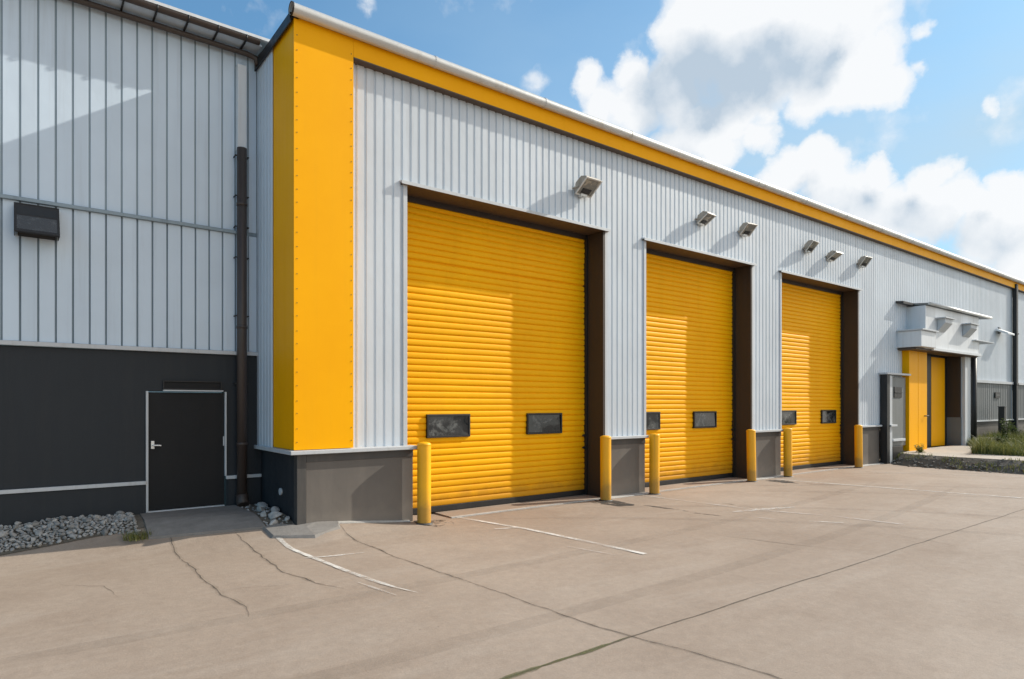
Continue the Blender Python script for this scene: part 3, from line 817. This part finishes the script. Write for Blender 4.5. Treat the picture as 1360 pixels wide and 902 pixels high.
rocks = [(-.18, .28, .10, 'largest pale rock at the foot of the plinth corner'), (-.28, .06, .075, 'pale rock in front of the largest one at the plinth corner'),
         (-.10, .55, .085, 'rock tucked against the black plinth side'), (-.30, .44, .07, 'small rock between pad and plinth side'),
         (-.24, .80, .08, 'rock in the dark corner below the brown downpipe, nearest the plinth'), (-.12, 1.15, .09, 'rock in the dark corner farthest back by the wall'),
         (-.05, .12, .06, 'small rock touching the plinth frame')]
for x, y, r, lb in rocks:
    m = MB(); add_rock(m, (x, y, gz(x, y)+r*.45), r, rnd, 3)
    o = m.build('rock', M['stone']); tag(o, lb, 'rock', 'loose rocks at the plinth corner')
rb_ = MB()
for k in range(60):
    x, y = rnd.uniform(-.42, -.04), rnd.uniform(.0, 1.5); r = rnd.uniform(.015, .035)
    add_rock(rb_, (x, y, gz(x, y)+r*.4), r, rnd, 1)
o = rb_.build('corner_rubble', M['stone']); tag(o, 'fine rubble in the dark corner beside the door pad', 'rubble', kind='stuff')

# ------------------------------------------------------------------ plants
def blade(mb, p, h, w, lean, ang, rnd, seg=3):
    d = Vector((math.cos(ang), math.sin(ang), 0)); s = Vector((-d.y, d.x, 0))
    n = len(mb.v)
    for k in range(seg+1):
        t = k/seg; c = Vector(p)+Vector((0, 0, h*t*(1-.15*t)))+d*lean*t*t
        ww = w*(1-t)**.7/2
        mb.v += [tuple(c-s*ww), tuple(c+s*ww)]
    for k in range(seg): mb.face((n+2*k, n+2*k+1, n+2*k+3, n+2*k+2), True)
def leaf(mb, p, d, L_, w):
    d = d.normalized(); s = d.cross(Vector((0, 0, 1)));
    if s.length < .01: s = Vector((1, 0, 0))
    s.normalize(); n = len(mb.v); p = Vector(p); dr = Vector((0, 0, -L_*.25))
    mb.v += [tuple(p), tuple(p+d*L_*.5+s*w/2), tuple(p+d*L_+dr), tuple(p+d*L_*.5-s*w/2)]
    mb.face((n, n+1, n+2, n+3))
def weed(name, x, y, z, h, spread, label, stems=7, m='leaf', group=None, ll=.11, seed=0):
    rnd = random.Random(seed); t = thing(name, (x, y, z), label, 'plant', group)
    st = MB(); lf = MB()
    for k in range(stems):
        a = rnd.uniform(0, 6.3); hh = h*rnd.uniform(.55, 1); r = spread*rnd.uniform(.1, 1)
        top = Vector((x+math.cos(a)*r, y+math.sin(a)*r, z+hh)); b = Vector((x+rnd.uniform(-.04, .04), y+rnd.uniform(-.04, .04), z-.02))
        mid = b.lerp(top, .5)+Vector((0, 0, hh*.06)); pts = [b, mid, top]
        st.tube([tuple(q) for q in pts], [.009, .007, .003], 5)
        nl = int(10+hh*26)
        for q in range(nl):
            u = rnd.uniform(.12, 1); p = b.lerp(mid, u*2) if u < .5 else mid.lerp(top, u*2-1)
            aa = rnd.uniform(0, 6.3); leaf(lf, p, Vector((math.cos(aa), math.sin(aa), rnd.uniform(-.1, .7))), ll*rnd.uniform(.6, 1.2)*(1.1-u*.4), ll*.38)
    st.build('stem', M['leaf'], t); lf.build('foliage', M[m], t)
def tuft(name, x, y, z, h, n, label, spread=.12, seed=0, group=None):
    rnd = random.Random(seed); m = MB()
    for k in range(n):
        a = rnd.uniform(0, 6.3); r = spread*math.sqrt(rnd.random())
        blade(m, (x+math.cos(a)*r, y+math.sin(a)*r, z-.01), h*rnd.uniform(.4, 1), .008, h*rnd.uniform(.1, .8), rnd.uniform(0, 6.3), rnd)
    o = m.build(name, M['grass']); tag(o, label, 'grass tuft', group)
tuft('grass_tuft', -1.95, .52, gz(-1.95, .52), .16, 260, 'green grass tuft between the stones and the door pad', .17, 5)

# ================================================================== RAISED FAR BANK with path, grass and weeds
BZ = .33
def rim(y):        # x of the bank's edge as a function of y (y<=0)
    return 20.05 - .35*S((-y)/1.5) + 1.1*S((y+.6)/.7) + .10*noise.noise(Vector((y*1.1, 2, 0))) + 3.2*S((-y-6)/9)
bk = MB(); YS = [0.02-k*.25 for k in range(130)]
prof = [(-.62, -.03), (-.42, .08), (-.2, .22), (0, BZ), (1.5, BZ), (5, BZ), (12, BZ), (60, BZ)]
for y in YS:
    for k, (dx, z) in enumerate(prof):
        x = rim(y)+dx; jz = .05*noise.noise(Vector((x*3, y*3, 1))) if 0 < k < 3 else 0
        bk.v.append((x, y, z+jz))
m1 = len(prof)
for i in range(len(YS)-1):
    for k in range(m1-1): bk.face((i*m1+k, i*m1+k+1, (i+1)*m1+k+1, (i+1)*m1+k))
tag(bk.build('bank', M['earth']), kind='structure')
pt = MB(); n = 0
for y in YS:
    w_ = 2.0 + 4.3*S((y+2.1)/1.3)
    x0_ = rim(y)+.06+.06*noise.noise(Vector((y*2, 5, 0)))
    if y > -.35: x0_ = max(x0_, 21.2)
    for k in range(5): pt.v.append((x0_+w_*k/4, y, BZ+.012))
for i in range(len(YS)-1):
    for k in range(4): pt.face((i*5+k, i*5+k+1, (i+1)*5+k+1, (i+1)*5+k))
tag(pt.build('path', M['path']), kind='structure')
# rubble down the bank face
rk = MB(); rnd = random.Random(21)
for k in range(620):
    y = rnd.uniform(-14, -.05); x = rim(y)+rnd.uniform(-.7, .02); r = rnd.uniform(.02, .065)
    t = (x-rim(y)+.62)/.62; add_rock(rk, (x, y, max(0, t)*.30+r*.3), r, rnd, 1)
tag(rk.build('bank_rubble', M['rubble']), 'broken stone rubble down the edge of the raised path', 'rubble', kind='stuff')
ga = MB(); rnd = random.Random(31)
def path_right(y): return rim(y)+.06+2.0+4.3*S((y+2.1)/1.3)
for k in range(36000):
    if k < 22000:
        y = -.12-6*rnd.random()**1.2; x = path_right(y)-.1+rnd.random()**1.4*9
    elif k < 31000:
        y = -rnd.uniform(0, 24); x = path_right(y)+rnd.random()*12
    else:
        y = -.2-13*rnd.random(); x = rim(y)-.55+rnd.random()*.7
        if noise.noise(Vector((x*2, y*1.2, 3))) < .08 or rnd.random() < .45: continue
    if x > 27.2 and y > -.1: continue
    cl_ = .5+.5*noise.noise(Vector((x*.9, y*.9, 0)))
    if k < 31000 and rnd.random() > cl_+.35: continue
    h = (.18+.85*cl_**2)*rnd.uniform(.5, 1.1) if k < 31000 else rnd.uniform(.05, .17)
    zb = BZ if k < 31000 else max(0, min(BZ, (x-rim(y)+.62)/.62*BZ))
    blade(ga, (x, y, zb-.02), h, .022, h*rnd.uniform(.1, .7), rnd.uniform(0, 6.3), rnd, 2)
tag(ga.build('grass', M['grass']), 'unmown green grass growing beyond the raised path', 'grass', kind='stuff')
G_ = 'tall weeds in the grass at the far end'
wd = [(29.0, -.9, 1.15, .35, 'bushy tall weed in front of the grey far panels, left of the black post'),
      (26.4, -1.5, .55, .35, 'low leafy weed at the foot of the white pilaster'),
      (32.4, -1.0, 1.1, .4, 'tall weed at the foot of the far black downpipe'),
      (30.9, -1.9, .8, .4, 'weed between the low slab and the far downpipe'),
      (33.4, -2.2, 1.0, .5, 'bushy weed in front of the far downpipe, nearer than the others'),
      (35.4, -1.5, 1.3, .45, 'tall weed right of the far downpipe, at the picture edge'),
      (27.9, -2.3, .6, .4, 'low weed at the front of the grass by the path'),
      (31.8, -.5, .9, .3, 'slim weed standing between the black post and the far downpipe'),
      (28.6, -3.3, .45, .4, 'small weed at the path edge, nearest the viewer in the grass'),
      (31.5, -3.4, .75, .45, 'middling weed in the open grass right of the low one by the path'),
      (36.0, -3.2, 1.0, .5, 'broad weed at the picture edge in front of the tallest one')]
for i, (x, y, h, s, lb) in enumerate(wd): weed('weed', x, y, BZ, h, s, lb, 10, 'leaf', G_, .16, 40+i)
weed('flowering_weed', 20.9, -.75, .28, .38, .28, 'yellow tinged weed on the bank beside the yellow porch panel', 12, 'leaf_y', None, .12, 60)
sb = MB().prism([(-.95, BZ+.10), (-.95, BZ+.20), (-.35, BZ+.28), (-.35, BZ+.17)], 'x', 27.2, 30.2)
tag(sb.build('concrete_slab', M['path'], None, .01), 'pale low slab lying in the grass below the far wall', 'slab')
ps = thing('marker_post', (29.6, -.55, BZ), 'short black post standing in the grass before the grey far panel', 'post')
MB().box(30.0-.12, 30.0+.12, -.66, -.44, BZ-.05, 1.85).build('post', M['black'], ps, .015)
MB().box(30.0-.135, 30.0+.135, -.675, -.425, 1.851, 1.88).build('cap', M['black'], ps, .005)

# ------------------------------------------------------------------ world: sky and clouds
SUN = Vector((3.75, -1.0, 2.5)).normalized()
el = math.asin(SUN.z); az = math.atan2(SUN.x, SUN.y)
W = bpy.data.worlds.new('World'); scene.world = W; W.use_nodes = True
nt = W.node_tree; nt.nodes.clear()
out = N(nt, 'ShaderNodeOutputWorld'); bg = N(nt, 'ShaderNodeBackground')
sky = N(nt, 'ShaderNodeTexSky'); sky.sky_type = 'NISHITA'; sky.sun_disc = False
sky.sun_elevation = el; sky.sun_rotation = az; sky.air_density = 1.0; sky.dust_density = .6; sky.ozone_density = 1.6
bg.inputs['Strength'].default_value = .125
L(nt, bg.outputs[0], out.inputs['Surface'])
CAM = Vector((-3.26, -9.52, 1.97)); FPX = 855.
def pdir(px, py):
    a = (px-680)/FPX; b = (537-py)/FPX
    return Vector((.792*a+.6105, .7916-.611*a, b)).normalized()
blobs = [  # cumulus puffs, each a direction in the sky and an angular size
    (895, 45, 40), (940, 15, 70), (930, 75, 62), (985, 60, 85), (1050, 20, 95), (1120, 25, 72), (1150, 75, 55), (1172, 120, 36), (1120, 115, 48), (1070, 130, 42), (1010, 100, 62), (1085, 80, 70),
    (775, 108, 30), (800, 140, 36), (835, 105, 30), (850, 150, 46), (895, 125, 50), (930, 170, 46), (975, 150, 44), (1003, 178, 30), (985, 120, 40), (960, 205, 36), (900, 190, 40), (1005, 150, 30),
    (1045, 225, 34), (1078, 212, 30), (1095, 245, 36), (1020, 250, 34), (1140, 250, 36), (1165, 230, 26), (1185, 265, 34), (1225, 250, 34), (1258, 228, 28), (1275, 255, 34), (1235, 290, 42), (1180, 295, 40), (1310, 275, 36),
    (1345, 250, 30), (1350, 300, 46), (1300, 315, 46), (1390, 260, 50), (1360, 345, 40), (1130, 280, 36),
    (710, 112, 20), (488, 14, 18), (1222, 46, 12), (1215, 100, 11), (1322, 145, 9)]
shades = [(990, 90, 55), (1000, 125, 45), (920, 130, 60), (1110, 70, 34), (885, 95, 60), (930, 60, 62), (950, 115, 62), (1050, 95, 62), (1020, 65, 50), (1085, 110, 44), (860, 130, 40), (870, 175, 42), (945, 165, 26), (910, 215, 40),
    (1060, 262, 40), (1120, 280, 48), (1190, 300, 52), (1260, 315, 50), (1330, 330, 50), (1150, 262, 22), (1215, 268, 24), (1300, 290, 22)]
grp = bpy.data.node_groups.new('cloud_density', 'ShaderNodeTree')
grp.interface.new_socket('Vector', in_out='INPUT', socket_type='NodeSocketVector')
grp.interface.new_socket('Density', in_out='OUTPUT', socket_type='NodeSocketFloat')
gi = grp.nodes.new('NodeGroupInput'); go = grp.nodes.new('NodeGroupOutput'); grp.interface.new_socket('Shade', in_out='OUTPUT', socket_type='NodeSocketFloat')
def vm(nt_, op, a, b=None, scale=None):
    n = nt_.nodes.new('ShaderNodeVectorMath'); n.operation = op
    for s, v in ((n.inputs[0], a), (n.inputs[1], b)):
        if v is None: continue
        if isinstance(v, (tuple, Vector)): s.default_value = tuple(v)
        else: nt_.links.new(v, s)
    if scale is not None: n.inputs['Scale'].default_value = scale
    return n
wn = grp.nodes.new('ShaderNodeTexNoise'); wn.inputs['Scale'].default_value = 9; wn.inputs['Detail'].default_value = 7; wn.inputs['Roughness'].default_value = .62
grp.links.new(gi.outputs[0], wn.inputs['Vector'])
wv = vm(grp, 'SUBTRACT', wn.outputs['Color'], (.5, .5, .5)); wv = vm(grp, 'SCALE', wv.outputs[0], scale=.075)
pv = vm(grp, 'ADD', gi.outputs[0], wv.outputs[0]).outputs[0]
acc = None
for (px, py, r) in blobs:
    c0 = pdir(px, py); rr = (pdir(px+r, py)-c0).length*.5 + (pdir(px, py-r)-c0).length*.5
    dn = vm(grp, 'DISTANCE', pv, c0)
    e = mth(grp, 'SUBTRACT', 1.0, mth(grp, 'DIVIDE', dn.outputs['Value'], rr*(1.18 if r > 22 else 1.7)))
    e = mth(grp, 'MAXIMUM', e, 0.)
    if r < 22: e = mth(grp, 'MULTIPLY', e, .44)
    acc = e if acc is None else mth(grp, 'ADD', mth(grp, 'MAXIMUM', acc, e), mth(grp, 'MULTIPLY', mth(grp, 'MINIMUM', acc, e), .15))
shd = None
for (px, py, r) in shades:
    c0 = pdir(px, py); rr = (pdir(px+r, py)-c0).length*.5 + (pdir(px, py-r)-c0).length*.5
    e = mth(grp, 'MAXIMUM', mth(grp, 'SUBTRACT', 1.0, mth(grp, 'DIVIDE', vm(grp, 'DISTANCE', pv, c0).outputs['Value'], rr*1.5)), 0.)
    e = mth(grp, 'MULTIPLY', e, e)
    shd = e if shd is None else mth(grp, 'ADD', shd, e)
grp.links.new(shd, go.inputs['Shade'])
# clouds over the rest of the sky (behind the viewer), from noise alone
gn = grp.nodes.new('ShaderNodeTexNoise'); gn.inputs['Scale'].default_value = 2.6; gn.inputs['Detail'].default_value = 5
grp.links.new(gi.outputs[0], gn.inputs['Vector'])
fw = vm(grp, 'DOT_PRODUCT', gi.outputs[0], pdir(760, 200))
back = ramp(grp, fw.outputs['Value'], [(.0, 1.), (.45, 0.)])
gen = mth(grp, 'MULTIPLY', mth(grp, 'MULTIPLY', mth(grp, 'SUBTRACT', gn.outputs['Fac'], .70), 2.0), back)
acc = mth(grp, 'MAXIMUM', acc, gen)
fn = grp.nodes.new('ShaderNodeTexNoise'); fn.inputs['Scale'].default_value = 11; fn.inputs['Detail'].default_value = 9; fn.inputs['Roughness'].default_value = .52
grp.links.new(gi.outputs[0], fn.inputs['Vector'])
d = mth(grp, 'ADD', acc, mth(grp, 'MULTIPLY', mth(grp, 'SUBTRACT', fn.outputs['Fac'], .5), 1.25))
grp.links.new(d, go.inputs['Density'])
tc = N(nt, 'ShaderNodeTexCoord'); dirv = vm(nt, 'NORMALIZE', tc.outputs['Generated']).outputs[0]
def dens(v):
    g = nt.nodes.new('ShaderNodeGroup'); g.node_tree = grp; L(nt, v, g.inputs[0]); return g.outputs
go_ = dens(dirv); d0 = go_['Density']; shade0 = go_['Shade']
sunward = SUN*.05+Vector((0, 0, .05))
d1 = dens(vm(nt, 'ADD', dirv, sunward).outputs[0])['Density']
alpha = ramp(nt, d0, [(.10, 0.), (.18, .18), (.30, .66), (.52, .96)])
sn = N(nt, 'ShaderNodeTexNoise'); sn.inputs['Scale'].default_value = 7.; sn.inputs['Detail'].default_value = 8; L(nt, dirv, sn.inputs['Vector'])
edge = mth(nt, 'SUBTRACT', d1, d0)                      # thicker towards the sun: this side lies in shade
sh_ = mth(nt, 'ADD', mth(nt, 'ADD', mth(nt, 'MULTIPLY', shade0, mth(nt, 'MULTIPLY', sn.outputs['Fac'], 1.9)), mth(nt, 'MULTIPLY', edge, .55)), mth(nt, 'MULTIPLY', mth(nt, 'SUBTRACT', sn.outputs['Fac'], .5), 1.5))
sh_ = mth(nt, 'ADD', sh_, mth(nt, 'MULTIPLY', mth(nt, 'SUBTRACT', d0, .42), .28))
thick = ramp(nt, sh_, [(-.05, 0.), (.30, .28), (.65, .62), (1.25, 1.)])
ccol = mix(nt, thick, (7.7, 7.8, 7.9), (4.1, 4.9, 5.75))
hz = N(nt, 'ShaderNodeSeparateXYZ'); L(nt, dirv, hz.inputs[0])
# thin high veil: paler sky to the right and towards the horizon
vn = N(nt, 'ShaderNodeTexNoise'); vn.inputs['Scale'].default_value = 2.4; vn.inputs['Detail'].default_value = 6
mp = N(nt, 'ShaderNodeMapping'); mp.inputs['Scale'].default_value = (1, 1, 3.); L(nt, dirv, mp.inputs['Vector']); L(nt, mp.outputs[0], vn.inputs['Vector'])
veil = mth(nt, 'MULTIPLY', ramp(nt, hz.outputs[2], [(0., 1.), (.36, .92), (.62, .30), (1., .05)]), ramp(nt, vn.outputs['Fac'], [(.3, .5), (.7, 1.)]))
sk = mix(nt, 1., sky.outputs[0], (.68, 1.24, 1.42), 'MULTIPLY')
sk = mix(nt, mth(nt, 'MULTIPLY', veil, ramp(nt, hz.outputs[0], [(.25, .22), (.78, 1.)])), sk, (4.2, 5.6, 6.7))
bm_ = vm(nt, 'DOT_PRODUCT', dirv, Vector((.72, -.62, .32)).normalized())
bn = N(nt, 'ShaderNodeTexNoise'); bn.inputs['Scale'].default_value = 3.; bn.inputs['Detail'].default_value = 7; L(nt, dirv, bn.inputs['Vector'])
bmask = mth(nt, 'MULTIPLY', ramp(nt, bm_.outputs['Value'], [(.25, 0.), (.70, 1.)]), ramp(nt, bn.outputs['Fac'], [(.30, .35), (.6, 1.)]))
bmask = mth(nt, 'MULTIPLY', bmask, ramp(nt, mth(nt, 'MULTIPLY', hz.outputs[1], -1.), [(.02, 0.), (.30, 1.)]))
col = mix(nt, alpha, sk, ccol)
col = mix(nt, mth(nt, 'MULTIPLY', bmask, .9), col, (11.5, 10.5, 9.3))        # warm glow added to the unseen sky behind the viewer, brightening the facade
L(nt, col, bg.inputs['Color'])

sl = bpy.data.lights.new('sun', 'SUN'); sl.energy = 5.0; sl.angle = R(.5); sl.color = (1., .94, .83)
so = bpy.data.objects.new('sun', sl); C.objects.link(so); so.rotation_euler = SUN.to_track_quat('Z', 'Y').to_euler(); so.location = (30, -30, 40)

# ------------------------------------------------------------------ camera
cam = bpy.data.cameras.new('camera'); co = bpy.data.objects.new('camera', cam); C.objects.link(co); scene.camera = co
cam.sensor_width = 36; cam.lens = 36*FPX/1360; cam.shift_y = 86/1360; cam.clip_end = 5000; cam.clip_start = .05
co.location = CAM
fwd = Vector((.6105, .792, 0)); co.rotation_euler = (R(90), 0, math.atan2(-fwd.x, fwd.y))
scene.view_settings.view_transform = 'Standard'; scene.view_settings.look = 'None'; scene.view_settings.exposure = 0
scene.render.resolution_x = 1024; scene.render.resolution_y = 679
